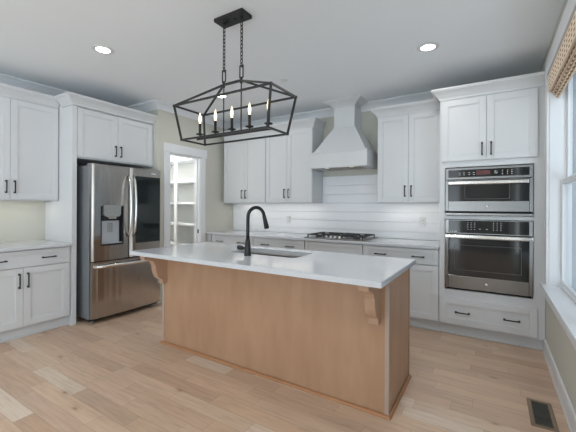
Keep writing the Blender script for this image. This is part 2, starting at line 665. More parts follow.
# shiplap backsplash, board by board in one panelling
b = MB()
SX0, SX1 = XP + 0.001, -0.479
zs = 0.914
edges = [0.916, 1.005, 1.130, 1.255, 1.380, 1.505, 1.632, 1.765]
for z0, z1 in zip(edges, edges[1:]):
    if z1 <= 1.381:
        x0, x1 = SX0, SX1
    else:
        x0, x1 = -2.138, -1.230
    b.box(x0, x1, YB - 0.016, YB, z0 + 0.003, z1 - 0.003, 0.002)
    b.box(x0, x1, YB - 0.004, YB, z0 - 0.004, z0 + 0.004)
struct(b, 'wall_shiplap', 'shiplap')

# ---------------------------------------------------------------- window in the right wall
b = MB()
cw = 0.092
b.box(XR - 0.020, XR, WY1 - 0.004, WY1 + cw, WZ0, WZ1 + 0.004, 0.002)
b.box(XR - 0.020, XR, WY0 - cw, WY0 + 0.004, WZ0, WZ1 + 0.004, 0.002)
b.box(XR - 0.024, XR, WY0 - cw - 0.012, WY1 + cw + 0.006, WZ1, WZ1 + 0.135, 0.002)
b.box(XR - 0.018, XR, WY0 - cw, WY1 + cw, WZ0 - 0.125, WZ0 - 0.03, 0.002)        # apron
b.box(XR, XR + 0.15, WY1 - 0.012, WY1 + 0.001, WZ0, WZ1)                          # jambs
b.box(XR, XR + 0.15, WY0 - 0.001, WY0 + 0.012, WZ0, WZ1)
b.box(XR, XR + 0.15, WY0, WY1, WZ1 - 0.012, WZ1 + 0.001)
win = struct(b, 'window_1', 'trim')
b = MB()
b.box(XR - 0.052, XR + 0.15, WY0 - 0.001, WY1 + 0.001, WZ0 - 0.03, WZ0, 0.003, 2)
b.box(XR - 0.052, XR - 0.0005, WY1, WY1 + cw + 0.02, WZ0 - 0.03, WZ0, 0.003, 2)
b.box(XR - 0.052, XR - 0.0005, WY0 - cw - 0.02, WY0, WZ0 - 0.03, WZ0, 0.003, 2)
b.build('window_sill', 'trim', win)
MID = 2.46
ZM = 1.545


def sash(x0, x1, y0, y1, z0, z1, name, w=0.042):
    q = MB()
    q.box(x0, x1, y0, y0 + w, z0, z1, 0.002)
    q.box(x0, x1, y1 - w, y1, z0, z1, 0.002)
    q.box(x0, x1, y0 + w, y1 - w, z0, z0 + w * 1.3, 0.002)
    q.box(x0, x1, y0 + w, y1 - w, z1 - w, z1, 0.002)
    o = q.build(name, 'trim', win)
    xm = (x0 + x1) / 2
    g = MB().box(xm - 0.002, xm + 0.002, y0 + w - 0.003, y1 - w + 0.003, z0 + w * 1.3 - 0.003, z1 - w + 0.003)
    g.build('pane', 'glass', o)
    return o


for y0, y1 in ((WY0 + 0.012, MID - 0.02), (MID + 0.02, WY1 - 0.012)):
    sash(XR + 0.080, XR + 0.112, y0, y1, WZ0, ZM + 0.02, 'lower_sash')
    sash(XR + 0.114, XR + 0.146, y0, y1, ZM - 0.02, WZ1 - 0.012, 'upper_sash')
b = MB().box(XR + 0.01, XR + 0.15, MID - 0.02, MID + 0.02, WZ0, WZ1 - 0.012, 0.002)
b.build('mullion', 'trim', win)

# added siding walls outside, to tone down the window view and its light
b = MB().box(0.95, 7.0, 9.5, 9.7, -3.0, 6.5)
for k in range(48):
    b.prism([(9.5, -2.9 + 0.19 * k), (9.486, -2.9 + 0.19 * k), (9.499, -2.9 + 0.19 * (k + 1))], 'x', 0.95, 7.0)
b.box(2.6, 2.8, 0.6, 9.5, -3.0, 6.5)
for k in range(48):
    b.prism([(2.6, -2.9 + 0.19 * k), (2.586, -2.9 + 0.19 * k), (2.599, -2.9 + 0.19 * (k + 1))], 'y', 0.6, 9.48)
struct(b, 'wall_outdoor_added', 'siding')

# ================================================================ CABINETRY
# Cabinet space: x along the wall (left to right as you face it), y = 0 at the wall, front towards -y, z up.
BACK = ((0, YB, 0), 0.0)
LEFT = ((XW, 0, 0), math.pi / 2)


def shaker(parent, name, x0, x1, z0, z1, yf, rail=0.062, t=0.020):
    """A framed door or drawer front whose outer face lies at y = yf."""
    g = 0.0015
    x0, x1, z0, z1 = x0 + g, x1 - g, z0 + g, z1 - g
    q = MB()
    q.box(x0, x0 + rail, yf, yf + t, z0, z1, 0.0015)
    q.box(x1 - rail, x1, yf, yf + t, z0, z1, 0.0015)
    q.box(x0 + rail, x1 - rail, yf, yf + t, z1 - rail, z1, 0.0015)
    q.box(x0 + rail, x1 - rail, yf, yf + t, z0, z0 + rail, 0.0015)
    q.box(x0 + rail - 0.002, x1 - rail + 0.002, yf + 0.010, yf + t - 0.001, z0 + rail - 0.002, z1 - rail + 0.002)
    # bead step between frame and panel
    a, c, d, e, s = x0 + rail, x1 - rail, z0 + rail, z1 - rail, 0.009
    for p in ((a, a + s, d, e), (c - s, c, d, e)):
        q.box(p[0], p[1], yf + 0.006, yf + 0.0105, p[2], p[3])
    for p in ((a + s, c - s, d, d + s), (a + s, c - s, e - s, e)):
        q.box(p[0], p[1], yf + 0.006, yf + 0.0105, p[2], p[3])
    return q.build(name, 'cabinet', parent)


def pull(parent, x, z, yf, vertical=True, L=0.130):
    q = MB()
    h = L / 2
    if vertical:
        q.box(x - 0.0055, x + 0.0055, yf - 0.032, yf - 0.022, z - h, z + h, 0.002)
        for s in (-1, 1):
            q.box(x - 0.0055, x + 0.0055, yf - 0.024, yf, z + s * (h - 0.010) - 0.006, z + s * (h - 0.010) + 0.006, 0.001)
            q.box(x - 0.0075, x + 0.0075, yf - 0.004, yf, z + s * (h - 0.010) - 0.009, z + s * (h - 0.010) + 0.009, 0.001)
    else:
        q.box(x - h, x + h, yf - 0.032, yf - 0.022, z - 0.0055, z + 0.0055, 0.002)
        for s in (-1, 1):
            q.box(x + s * (h - 0.010) - 0.006, x + s * (h - 0.010) + 0.006, yf - 0.024, yf, z - 0.0055, z + 0.0055, 0.001)
            q.box(x + s * (h - 0.010) - 0.009, x + s * (h - 0.010) + 0.009, yf - 0.004, yf, z - 0.0075, z + 0.0075, 0.001)
    return q.build('handle', 'black_metal', parent)


BD, UD = 0.625, 0.340      # depth of base and wall cabinets to the door faces
BT = 0.882                 # top of base cabinets


def base_cabinet(wall, x0, x1, label, group=None, drawer_pulls=(), doors=2, door_z=0.578, ends=(0.0, 0.0)):
    t = thing('base_cabinet', label, 'cabinet', wall[0], wall[1], group)
    q = MB()
    q.box(x0, x1, -BD + 0.021, -0.018, 0.11, BT)
    q.build('body', 'cabinet', t)
    q = MB().box(x0, x1, -BD + 0.062, -0.03, 0.0, 0.109)
    q.box(x0, x1, -BD + 0.052, -BD + 0.063, 0.0, 0.018, 0.003)
    q.build('toe_kick', 'cabinet', t)
    a, c = x0 + 0.006 + ends[0], x1 - 0.006 - ends[1]
    d = shaker(t, 'drawer' if drawer_pulls else 'panel', a, c, 0.708, 0.874, -BD, 0.045)
    for px in drawer_pulls:
        pull(d, px, 0.787, -BD, False, 0.130)
    m = (a + c) / 2
    for k, (p, r) in enumerate(((a, m), (m, c))):
        dd = shaker(t, 'door', p, r, 0.120, 0.702, -BD)
        pull(dd, (r - 0.036) if k == 0 else (p + 0.036), door_z, -BD, True, 0.150)
    return t


def wall_cabinet(wall, x0, x1, label, group=None, split=None, crown_path=None, z0=1.375, z1=2.435, filler=None):
    t = thing('wall_cabinet', label, 'cabinet', wall[0], wall[1], group)
    q = MB().box(x0, x1, -UD + 0.021, -0.001, z0 + 0.012, z1 + 0.10)
    q.box(x0, x1, -UD + 0.021, -UD + 0.040, z0, z0 + 0.013)          # light rail
    q.box(x0, x0 + 0.018, -UD + 0.040, -0.001, z0, z0 + 0.013)
    q.box(x1 - 0.018, x1, -UD + 0.040, -0.001, z0, z0 + 0.013)
    if filler:
        q.box(filler[0], filler[1], -UD + 0.021, -UD + 0.045, z0, z1 + 0.10)
    q.build('body', 'cabinet', t)
    m = split if split is not None else (x0 + x1) / 2
    for k, (p, r) in enumerate(((x0 + 0.004, m), (m, x1 - 0.004))):
        d = shaker(t, 'door', p, r, z0 + 0.008, z1 - 0.004, -UD)
        pull(d, (r - 0.036) if k == 0 else (p + 0.036), 1.515, -UD, True, 0.135)
    MB().sweep(crown_path, CROWN, z1, side=1).build('crown', 'cabinet', t)
    return t


# ---- left wall: base, wall cabinets, worktop
YPN = 1.853                                   # left face of the tall refrigerator panel
lb = base_cabinet(LEFT, 0.985, YPN - 0.001, 'white base cabinet with two doors left of the refrigerator panel', None, (1.215, 1.634), ends=(0, 0.010))
lu = wall_cabinet(LEFT, 0.950, 1.846, 'white two-door wall cabinet above the left worktop, left of the refrigerator', None, 1.398,
                  [(0.950, -UD + 0.02), (1.846, -UD + 0.02)], filler=(1.846, 1.8525))
q = MB().box(0.60, YPN - 0.001, -BD - 0.028, -0.001, BT + 0.001, 0.914, 0.003, 2)
lct = q.build('worktop', 'quartz')
lct.location = LEFT[0]; lct.rotation_euler = (0, 0, LEFT[1])
tag(lct, 'white quartz worktop on the left base cabinet under the left wall cabinet', 'worktop')

# ---- refrigerator surround: tall side panel and cabinet above
t = thing('refrigerator_cabinet', 'white two-door cabinet with tall side panel over the steel refrigerator', 'cabinet', *LEFT)
FD = 0.630
q = MB().box(YPN, YPN + 0.050, -FD, -0.001, 0, 2.50, 0.001)
q.build('side_panel', 'cabinet', t)
q = MB().box(YPN + 0.050, 2.883, -FD + 0.021, -0.001, 1.858, 2.53)
q.box(2.865, 2.883, -FD + 0.002, -FD + 0.022, 1.858, 2.46)
q.build('body', 'cabinet', t)
for k, (p, r) in enumerate(((1.906, 2.377), (2.377, 2.862))):
    d = shaker(t, 'door', p, r, 1.872, 2.425, -FD)
    pull(d, (r - 0.034) if k == 0 else (p + 0.034), 1.990, -FD, True, 0.135)
MB().sweep([(YPN, -UD - 0.063), (YPN, -FD), (2.885, -FD)], CROWN, 2.437, side=1).build('crown', 'cabinet', t)

# ---- back wall base run
base_cabinet(BACK, -3.780, -2.945, 'white base cabinet in the far corner beside the pantry doorway', None, (-3.585, -3.165), ends=(0.015, 0))
base_cabinet(BACK, -2.945, -2.095, 'white base cabinet between the corner cabinet and the cooktop cabinet', None, (-2.728, -2.32))
base_cabinet(BACK, -2.095, -1.310, 'white base cabinet with plain panel right under the gas cooktop', None, ())
base_cabinet(BACK, -1.310, -0.480, 'white base cabinet between the cooktop cabinet and the oven tower', None, (-1.100, -0.690))
q = MB().box(-3.858, -0.4795, -BD - 0.030, -0.017, BT + 0.001, 0.914, 0.003, 2)
o = q.build('worktop', 'quartz')
o.location = BACK[0]
tag(o, 'long white quartz worktop along the back wall under the shiplap backsplash', 'worktop')
o = MB().box(-3.858, -3.7815, -BD + 0.001, -BD + 0.020, 0.0, BT).build('filler_strip', 'cabinet')
o.location = BACK[0]
tag(o, 'narrow white filler strip between the corner base cabinet and pantry wall', 'filler strip')

# ---- back wall upper cabinets
wall_cabinet(BACK, -3.784, -2.936, 'white two-door wall cabinet nearest the pantry doorway', None, -3.352,
             [(-3.784, -0.079), (-3.784, -UD + 0.02), (-2.936, -UD + 0.02)])
wall_cabinet(BACK, -2.935, -2.139, 'white two-door wall cabinet directly left of the range hood', None, -2.555,
             [(-2.935, -UD + 0.02), (-2.139, -UD + 0.02), (-2.139, -0.079)])
wall_cabinet(BACK, -1.229, -0.480, 'white two-door wall cabinet between the range hood and oven tower', None, -0.857,
             [(-1.229, -0.079), (-1.229, -UD + 0.02), (-0.480, -UD + 0.02)])

# ---- oven tower
t = thing('oven_tower_cabinet', 'tall white cabinet tower holding two built-in ovens beside the window', 'cabinet', *BACK)
TX0, TX1 = -0.478, 0.410
q = MB()
q.box(TX0, -0.426, -BD, -0.001, 0.11, 2.50, 0.001)
q.box(0.321, TX1, -BD, -0.001, 0.11, 2.50, 0.001)
q.box(-0.427, 0.322, -BD, -0.001, 0.110, 0.478)
q.box(-0.427, 0.322, -BD, -0.001, 1.204, 1.240)
q.box(-0.427, 0.322, -BD, -0.001, 1.736, 2.50)
q.box(-0.427, 0.322, -0.03, -0.001, 0.45, 1.80)
q.build('body', 'cabinet', t)
q = MB().box(TX0, TX1 - 0.012, -BD + 0.060, -0.02, 0.0, 0.109)
q.box(TX0, TX1 - 0.012, -BD + 0.050, -BD + 0.061, 0.0, 0.018, 0.003)
q.build('toe_kick', 'cabinet', t)
for k, (p, r) in enumerate(((-0.463, -0.057), (-0.057, 0.350))):
    d = shaker(t, 'door', p, r, 1.795, 2.425, -BD - 0.020)
    pull(d, (r - 0.038) if k == 0 else (p + 0.038), 1.903, -BD - 0.020, True, 0.130)
d = shaker(t, 'drawer', -0.468, 0.352, 0.128, 0.395, -BD - 0.020, 0.062)
pull(d, -0.260, 0.257, -BD - 0.020, False, 0.135)
pull(d, 0.154, 0.257, -BD - 0.020, False, 0.135)
MB().sweep([(TX0, -0.403), (TX0, -BD), (TX1, -BD)], CROWN, 2.437, side=1).build('crown', 'cabinet', t)

# ================================================================ APPLIANCES
# ---- built-in microwave
OX0, OX1 = -0.421, 0.316
YO = -BD - 0.022
t = thing('microwave_oven', 'smaller upper built-in steel oven with black control strip in tower', 'oven', *BACK)
MB().box(OX0 + 0.010, OX1 - 0.010, -BD + 0.004, -0.06, 1.245, 1.730).build('body', 'dark_gap', t)
q = MB().box(OX0, OX1, YO, -BD - 0.001, 1.606, 1.726, 0.003)
cp = q.build('control_panel', 'steel', t)
q = MB().box(OX0 + 0.028, OX1 - 0.030, YO - 0.002, YO + 0.004, 1.628, 1.704, 0.001)
gl = q.build('control_glass', 'black_glass', cp)
q = MB().box(-0.145, -0.025, YO - 0.0028, YO - 0.001, 1.650, 1.690)
q.build('display', 'display', cp)
for xx in (-0.29, -0.25, -0.205, -0.165):
    for zz in (1.653, 1.672):
        MB().box(xx - 0.008, xx + 0.008, YO - 0.0026, YO - 0.001, zz - 0.002, zz + 0.002).build('button', 'print', cp)
for xx in (0.075, 0.115, 0.150):
    for zz in (1.648, 1.665, 1.682):
        MB().box(xx - 0.004, xx + 0.004, YO - 0.0026, YO - 0.001, zz - 0.003, zz + 0.003).build('button', 'print', cp)

q = MB().lathe([(0.0, YO - 0.010), (0.017, YO - 0.010), (0.019, YO - 0.006), (0.019, YO)], 0.022, 0, 20, 'y', 1.667)
q.build('dial', 'steel', cp)
q = MB()
q.box(OX0, OX0 + 0.028, YO, -BD - 0.001, 1.284, 1.602, 0.003)
q.box(OX1 - 0.030, OX1, YO, -BD - 0.001, 1.284, 1.602, 0.003)
q.box(OX0 + 0.027, OX1 - 0.029, YO, -BD - 0.001, 1.284, 1.388, 0.003)
q.box(OX0 + 0.027, OX1 - 0.029, YO, -BD - 0.001, 1.594, 1.602, 0.002)
dr = q.build('door', 'steel', t)
q = MB().box(OX0 + 0.026, OX1 - 0.028, YO + 0.004, -BD - 0.002, 1.385, 1.597)
q.build('window', 'black_glass', dr)
q = MB()
a, c, d_, e = -0.245, 0.135, 1.408, 1.555
for p in ((a, a + 0.004, d_, e), (c - 0.004, c, d_, e), (a, c, d_, d_ + 0.004), (a, c, e - 0.004, e)):
    q.box(p[0], p[1], YO + 0.0032, YO + 0.0042, p[2], p[3])
q.build('window_border', 'slot', dr)
q = MB().box(-0.392, 0.280, YO - 0.046, YO - 0.030, 1.553, 1.586, 0.006, 2)
for xx in (-0.36, 0.248):
    q.box(xx - 0.012, xx + 0.012, YO - 0.034, YO, 1.560, 1.580, 0.002)
q.build('handle', 'handle_steel', dr)
q = MB().lathe([(0.0, YO - 0.0025), (0.012, YO - 0.0025), (0.013, YO)], -0.052, 0, 20, 'y', 1.340)
q.build('badge', 'handle_steel', dr)
q = MB().box(OX0 - 0.002, OX1 + 0.002, YO - 0.014, -BD - 0.001, 1.243, 1.268, 0.004, 2)
q.build('vent_trim', 'steel', t)

# ---- wall oven
t = thing('wall_oven', 'larger lower built-in steel wall oven with wide dark glass door', 'oven', *BACK)
MB().box(OX0 + 0.010, OX1 - 0.010, -BD + 0.004, -0.06, 0.484, 1.196).build('body', 'dark_gap', t)
q = MB().box(OX0, OX1, YO, -BD - 0.001, 1.056, 1.200, 0.003)
cp = q.build('control_panel', 'steel', t)
q = MB().box(OX0 + 0.032, OX1 - 0.030, YO - 0.002, YO + 0.004, 1.066, 1.192, 0.001)
q.build('control_glass', 'black_glass', cp)
q = MB().box(-0.130, -0.030, YO - 0.0028, YO - 0.001, 1.128, 1.166)
q.build('display', 'display_black', cp)
for xx in (-0.215, -0.185, -0.155):
    for zz in (1.105, 1.128, 1.150, 1.170):
        MB().box(xx - 0.005, xx + 0.005, YO - 0.0026, YO - 0.001, zz - 0.002, zz + 0.002).build('button', 'print', cp)
for xx in (0.005, 0.035, 0.065):
    for zz in (1.105, 1.128, 1.150, 1.170):
        MB().box(xx - 0.003, xx + 0.003, YO - 0.0026, YO - 0.001, zz - 0.003, zz + 0.003).build('button', 'print', cp)
for xx in (-0.11, -0.05):
    MB().box(xx - 0.008, xx + 0.008, YO - 0.0026, YO - 0.001, 1.108, 1.112).build('button', 'print', cp)
for xx in (-0.372, -0.352, -0.332, -0.320):
    MB().box(xx - 0.006, xx + 0.006, YO - 0.0026, YO - 0.001, 1.076, 1.084).build('button', 'print', cp)

q = MB()
q.box(OX0, OX0 + 0.032, YO - 0.004, -BD - 0.001, 0.503, 1.050, 0.003)
q.box(OX1 - 0.030, OX1, YO - 0.004, -BD - 0.001, 0.503, 1.050, 0.003)
q.box(OX0 + 0.031, OX1 - 0.029, YO - 0.004, -BD - 0.001, 0.503, 0.630, 0.003)
q.box(OX0 + 0.031, OX1 - 0.029, YO - 0.004, -BD - 0.001, 1.008, 1.050, 0.003)
dr = q.build('door', 'steel', t)
q = MB().box(OX0 + 0.030, OX1 - 0.028, YO - 0.001, -BD - 0.002, 0.628, 1.010)
q.build('window', 'black_glass', dr)
q = MB()
a, c, d_, e = -0.335, 0.230, 0.69, 0.945
for p in ((a, a + 0.004, d_, e), (c - 0.004, c, d_, e), (a, c, d_, d_ + 0.004), (a, c, e - 0.004, e)):
    q.box(p[0], p[1], YO - 0.0018, YO - 0.0008, p[2], p[3])
q.build('window_border', 'slot', dr)
q = MB().box(OX0 + 0.002, OX1 - 0.002, YO - 0.054, YO - 0.036, 1.018, 1.050, 0.006, 2)
for xx in (OX0 + 0.018, OX1 - 0.018):
    q.box(xx - 0.013, xx + 0.013, YO - 0.040, YO - 0.004, 1.024, 1.046, 0.002)
q.build('handle', 'handle_steel', dr)
q = MB().lathe([(0.0, YO - 0.0065), (0.012, YO - 0.0065), (0.013, YO - 0.004)], -0.052, 0, 20, 'y', 0.568)
q.build('badge', 'handle_steel', dr)

# ---- refrigerator (cabinet space of the left wall)
RX0, RX1, RSP = 1.970, 2.856, 2.415
RF = -0.838
t = thing('refrigerator', 'stainless french-door refrigerator with water dispenser and black glass panel', 'refrigerator', *LEFT)
q = MB().box(RX0 + 0.004, RX1 - 0.004, -0.755, -0.05, 0.045, 1.775, 0.004)
q.build('body', 'fridge_side', t)


def bowed(x0, x1, z0, z1, yf, depth, bow=0.016, holes=None):
    """Refrigerator door: gently bowed front in plan with rounded vertical edges."""
    pts = []
    n = 14
    for i in range(n + 1):
        u = i / n
        x = x0 + (x1 - x0) * u
        e = min(u, 1 - u)
        edge = 0.012 * max(0.0, 1 - e / 0.05) ** 2
        pts.append((x, yf + bow * (2 * u - 1) ** 2 + edge))
    pts += [(x1, yf + depth), (x0, yf + depth)]
    q = MB().prism(pts, 'z', z0, z1)
    for f in q.bm.faces:
        if abs(f.normal.z) < 0.5 or True:
            f.smooth = False
    return q


ZD0, ZD1 = 0.700, 1.790
# left door, built around the dispenser opening
DX0, DX1, DZ0, DZ1 = 2.058, 2.330, 0.868, 1.320


def door_pieces(x0, x1, z0, z1, hx0, hx1, hz0, hz1, yf, depth, bow):
    def yfx(x):
        u = (x - x0) / (x1 - x0)
        e = min(u, 1 - u)
        return yf + bow * (2 * u - 1) ** 2 + 0.012 * max(0.0, 1 - e / 0.05) ** 2

    def strip(a, c, n):
        p = [(a + (c - a) * i / n, yfx(a + (c - a) * i / n)) for i in range(n + 1)]
        return p + [(c, yf + depth), (a, yf + depth)]
    q = MB()
    q.prism(strip(x0, hx0, 8), 'z', z0, z1)
    q.prism(strip(hx1, x1, 8), 'z', z0, z1)
    q.prism(strip(hx0, hx1, 10), 'z', z0, hz0)
    q.prism(strip(hx0, hx1, 10), 'z', hz1, z1)
    return q


ld = door_pieces(RX0, RSP - 0.003, ZD0, ZD1, DX0, DX1, DZ0, DZ1, RF, 0.075, 0.016).build('left_door', 'fridge_steel', t)
q = MB()
q.box(DX0, DX1, RF + 0.058, RF + 0.074, DZ0, DZ1)
q.box(DX0, DX0 + 0.012, RF + 0.006, RF + 0.06, DZ0, DZ1)
q.box(DX1 - 0.012, DX1, RF + 0.006, RF + 0.06, DZ0, DZ1)
q.box(DX0, DX1, RF + 0.006, RF + 0.06, DZ1 - 0.012, DZ1)
q.box(DX0, DX1, RF + 0.012, RF + 0.06, DZ0, DZ0 + 0.020)
q.build('dispenser_recess', 'black_plastic', ld)
q = MB()
pts = [(DX0 + 0.036, DZ1 + 0.012), (DX1 - 0.036, DZ1 + 0.012)]
cxm = (DX0 + DX1) / 2
for k in range(13):
    a = math.pi * k / 12
    pts.append((cxm + 0.100 * math.cos(a), 1.225 - 0.035 * math.sin(a)))
q.prism(pts, 'y', RF - 0.001, RF + 0.058)
q.build('dispenser_panel', 'grey_plastic', ld)
q = MB().box(cxm - 0.045, cxm + 0.045, RF + 0.004, RF + 0.05, 1.172, 1.192, 0.006, 2)
q.build('dispenser_nozzle', 'handle_steel', ld)
q = MB().box(DX0 + 0.030, DX1 - 0.030, RF + 0.046, RF + 0.0585, DZ0 + 0.03, 1.150, 0.004)
q.box(DX0 + 0.014, DX1 - 0.014, RF + 0.010, RF + 0.05, DZ0 + 0.020, DZ0 + 0.030)
q.build('dispenser_tray', 'pale_plastic', ld)
q = MB().box(cxm - 0.040, cxm + 0.020, RF + 0.028, RF + 0.045, 1.020, 1.130, 0.010, 2)
q.build('dispenser_paddle', 'grey_plastic', ld)


def bow_handle(parent, x, z0, z1, off=0.050, w=0.012):
    q = MB()
    n = 12
    path = []
    for i in range(n + 1):
        u = i / n
        path.append((x, RF - 0.012 - off * math.sin(math.pi * u) ** 0.55 if 0 < u < 1 else RF + 0.006, z0 + (z1 - z0) * u))
    q.tube(path, w, 10)
    return q.build('handle', 'handle_steel', parent)


bow_handle(ld, RSP - 0.030, 0.955, 1.690)
rd = bowed(RSP + 0.003, RX1, ZD0, ZD1, RF, 0.075).build('right_door', 'fridge_steel', t)
q = MB().box(2.484, 2.831, RF - 0.004, RF + 0.02, 0.866, 1.692, 0.003)
gp = q.build('glass_panel', 'fridge_glass', rd)
q = MB().box(2.70, 2.76, RF - 0.002, RF + 0.02, 1.730, 1.742)
q.build('badge', 'print', rd)
bow_handle(rd, RSP + 0.034, 0.955, 1.690)
fz = bowed(RX0, RX1, 0.062, 0.688, RF, 0.075, 0.014).build('freezer_drawer', 'fridge_steel', t)
q = MB()
path = []
for i in range(15):
    u = i / 14
    path.append((RX0 + 0.030 + (RX1 - RX0 - 0.06) * u, (RF - 0.014 - 0.045 * math.sin(math.pi * u) ** 0.5) if 0 < u < 1 else RF + 0.012, 0.640))
q.tube(path, 0.019, 12)
q.build('handle', 'handle_steel', fz)
for xx in (RX0 + 0.05, RX1 - 0.05):
    for yy in (-0.72, -0.12):
        MB().lathe([(0.0, 0.0), (0.022, 0.0), (0.022, 0.012), (0.012, 0.014), (0.012, 0.046), (0, 0.046)], xx, yy, 14).build('foot', 'grey_plastic', t)
q = MB().box(RX0 + 0.02, RX1 - 0.02, -0.750, -0.70, 0.022, 0.060)
q.build('kick_grille', 'black_plastic', t)
for a, c in ((RX0 + 0.012, RX0 + 0.085), (RX1 - 0.085, RX1 - 0.012)):
    MB().box(a, c, -0.800, -0.68, 1.7755, 1.800, 0.004).build('hinge_cover', 'fridge_side', t)

# ---- range hood
t = thing('range_hood', 'white flared wooden range hood on the wall above the cooktop', 'range hood', *BACK)
HX0, HX1, HF = -2.104, -1.320, -0.460
HC = (HX0 + HX1) / 2
q = MB()
q.box(HX0, HX0 + 0.02, HF, -0.001, 1.836, 2.030)
q.box(HX1 - 0.02, HX1, HF, -0.001, 1.836, 2.030)
q.box(HX0 + 0.02, HX1 - 0.02, HF, HF + 0.02, 1.836, 2.030)
q.box(HX0 - 0.006, HX1 + 0.006, HF - 0.006, -0.001, 2.026, 2.044, 0.003)
q.box(HX0 - 0.004, HX1 + 0.004, HF - 0.004, HF + 0.01, 1.836, 1.850, 0.002)
q.box(HX0 + 0.02, HX1 - 0.02, HF + 0.02, -0.001, 2.0, 2.03)
q.build('canopy', 'cabinet', t)
CX0, CX1, CF = -1.846, -1.557, -0.260
q = MB().quad_loft((HX0 + 0.025, HX1 - 0.025, HF + 0.025, -0.001, 2.044), (CX0, CX1, CF, -0.001, 2.400))
q.box(CX0 - 0.007, CX1 + 0.007, CF - 0.007, -0.001, 2.390, 2.412, 0.003)
q.build('tapered_body', 'cabinet', t)
MB().box(CX0, CX1, CF, -0.001, 2.411, 2.70).build('chimney', 'cabinet', t)
MB().sweep([(CX0, -0.08), (CX0, CF), (CX1, CF), (CX1, -0.08)],
           [(0, 0), (0.012, 0), (0.016, 0.010), (0.045, 0.035), (0.090, 0.055), (0.120, 0.066), (0.120, 0.077), (0, 0.077)], 2.665, side=1).build('crown', 'cabinet', t)
q = MB()
q.box(HX0 + 0.021, HX1 - 0.021, HF + 0.021, -0.001, 1.842, 1.858)
q.build('liner', 'cabinet', t)
q = MB()
for a, c in ((HX0 + 0.12, HC - 0.01), (HC + 0.01, HX1 - 0.12)):
    q.box(a, c, HF + 0.09, -0.10, 1.838, 1.843, 0.002)
q.build('filter', 'filter', t)
for xx in (HC - 0.17, HC + 0.17):
    MB().lathe([(0.0, 1.837), (0.030, 1.837), (0.032, 1.8425)], xx, HF + 0.058, 18).build('hood_lamp', 'hood_glow', t)

# ---- gas cooktop
t = thing('gas_cooktop', 'stainless gas cooktop with black grates on the back worktop', 'cooktop', (0, 0, 0.9145))
KX0, KX1, KY0, KY1 = -2.112, -1.290, 3.815, 4.345
q = MB().box(KX0, KX1, KY0, KY1, 0, 0.012, 0.004, 2)
q.build('tray', 'steel', t)
kw = (KX1 - KX0 - 0.06) / 3
for k in range(3):
    a = KX0 + 0.03 + kw * k + 0.004
    c = a + kw - 0.008
    y0, y1 = KY0 + 0.03, KY1 - 0.03
    if k == 1:
        y0 = KY0 + 0.135
    q = MB()
    z0, z1 = 0.040, 0.052
    q.box(a, c, y0, y0 + 0.012, z0, z1, 0.002)
    q.box(a, c, y1 - 0.012, y1, z0, z1, 0.002)
    q.box(a, a + 0.012, y0, y1, z0, z1, 0.002)
    q.box(c - 0.012, c, y0, y1, z0, z1, 0.002)
    ym = (y0 + y1) / 2
    q.box(a, c, ym - 0.006, ym + 0.006, z0, z1, 0.002)
    for yy in ((y0 + ym) / 2, (ym + y1) / 2):
        q.box(a, a + kw * 0.36, yy - 0.005, yy + 0.005, z0, z1 + 0.003, 0.002)
        q.box(c - kw * 0.36, c, yy - 0.005, yy + 0.005, z0, z1 + 0.003, 0.002)
    q.box((a + c) / 2 - 0.005, (a + c) / 2 + 0.005, y0, y0 + 0.06, z0, z1 + 0.003, 0.002)
    q.box((a + c) / 2 - 0.005, (a + c) / 2 + 0.005, y1 - 0.06, y1, z0, z1 + 0.003, 0.002)
    for xx in (a, c - 0.012):
        for yy in (y0, y1 - 0.012):
            q.box(xx, xx + 0.012, yy, yy + 0.012, 0.011, z0 + 0.001)
    q.build('grate', 'grate', t)
for xx, yy, r in ((KX0 + 0.15, KY0 + 0.14, 0.045), (KX0 + 0.15, KY1 - 0.14, 0.038), (KX1 - 0.15, KY0 + 0.14, 0.045),
                  (KX1 - 0.15, KY1 - 0.14, 0.038), ((KX0 + KX1) / 2, 4.16, 0.055)):
    q = MB().lathe([(0.0, 0.011), (r, 0.011), (r, 0.020), (r * 0.8, 0.022), (r * 0.8, 0.030), (0, 0.032)], xx, yy, 20)
    q.build('burner', 'grate', t)
for k in range(5):
    xx = -1.826 + k * 0.0625
    q = MB().lathe([(0.0, 0.012), (0.020, 0.012), (0.020, 0.018), (0.017, 0.022), (0.015, 0.040), (0, 0.041)], xx, KY0 + 0.070, 18)
    q.build('knob', 'handle_steel', t)

# ================================================================ ISLAND
IX0, IX1, IY0, IY1 = -2.728, -0.550, 2.098, 2.705
t = thing('kitchen_island', 'stained maple kitchen island base standing under the white island worktop', 'island', (0, 0, 0))
IT = 0.8795
q = MB().box(IX0 + 0.018, IX1 - 0.018, IY0 + 0.018, IY1, 0.0, 0.10)
q.box(IX0 + 0.018, IX1 - 0.018, IY0 + 0.018, IY1 - 0.05, 0.10, 0.62)
q.box(IX0 + 0.018, -2.08, IY0 + 0.018, IY1 - 0.05, 0.62, IT)
q.box(-1.28, IX1 - 0.018, IY0 + 0.018, IY1 - 0.05, 0.62, IT)
q.box(-2.08, -1.28, IY0 + 0.018, 2.235, 0.62, IT)
q.box(IX0 + 0.018, IX1 - 0.018, IY1 - 0.05, IY1 - 0.022, 0.10, IT)
q.build('body', 'maple', t)
MB().box(IX0 + 0.024, IX1 - 0.024, IY0 + 0.004, IY0 + 0.018, 0.0, IT).build('front_panel', 'maple', t)
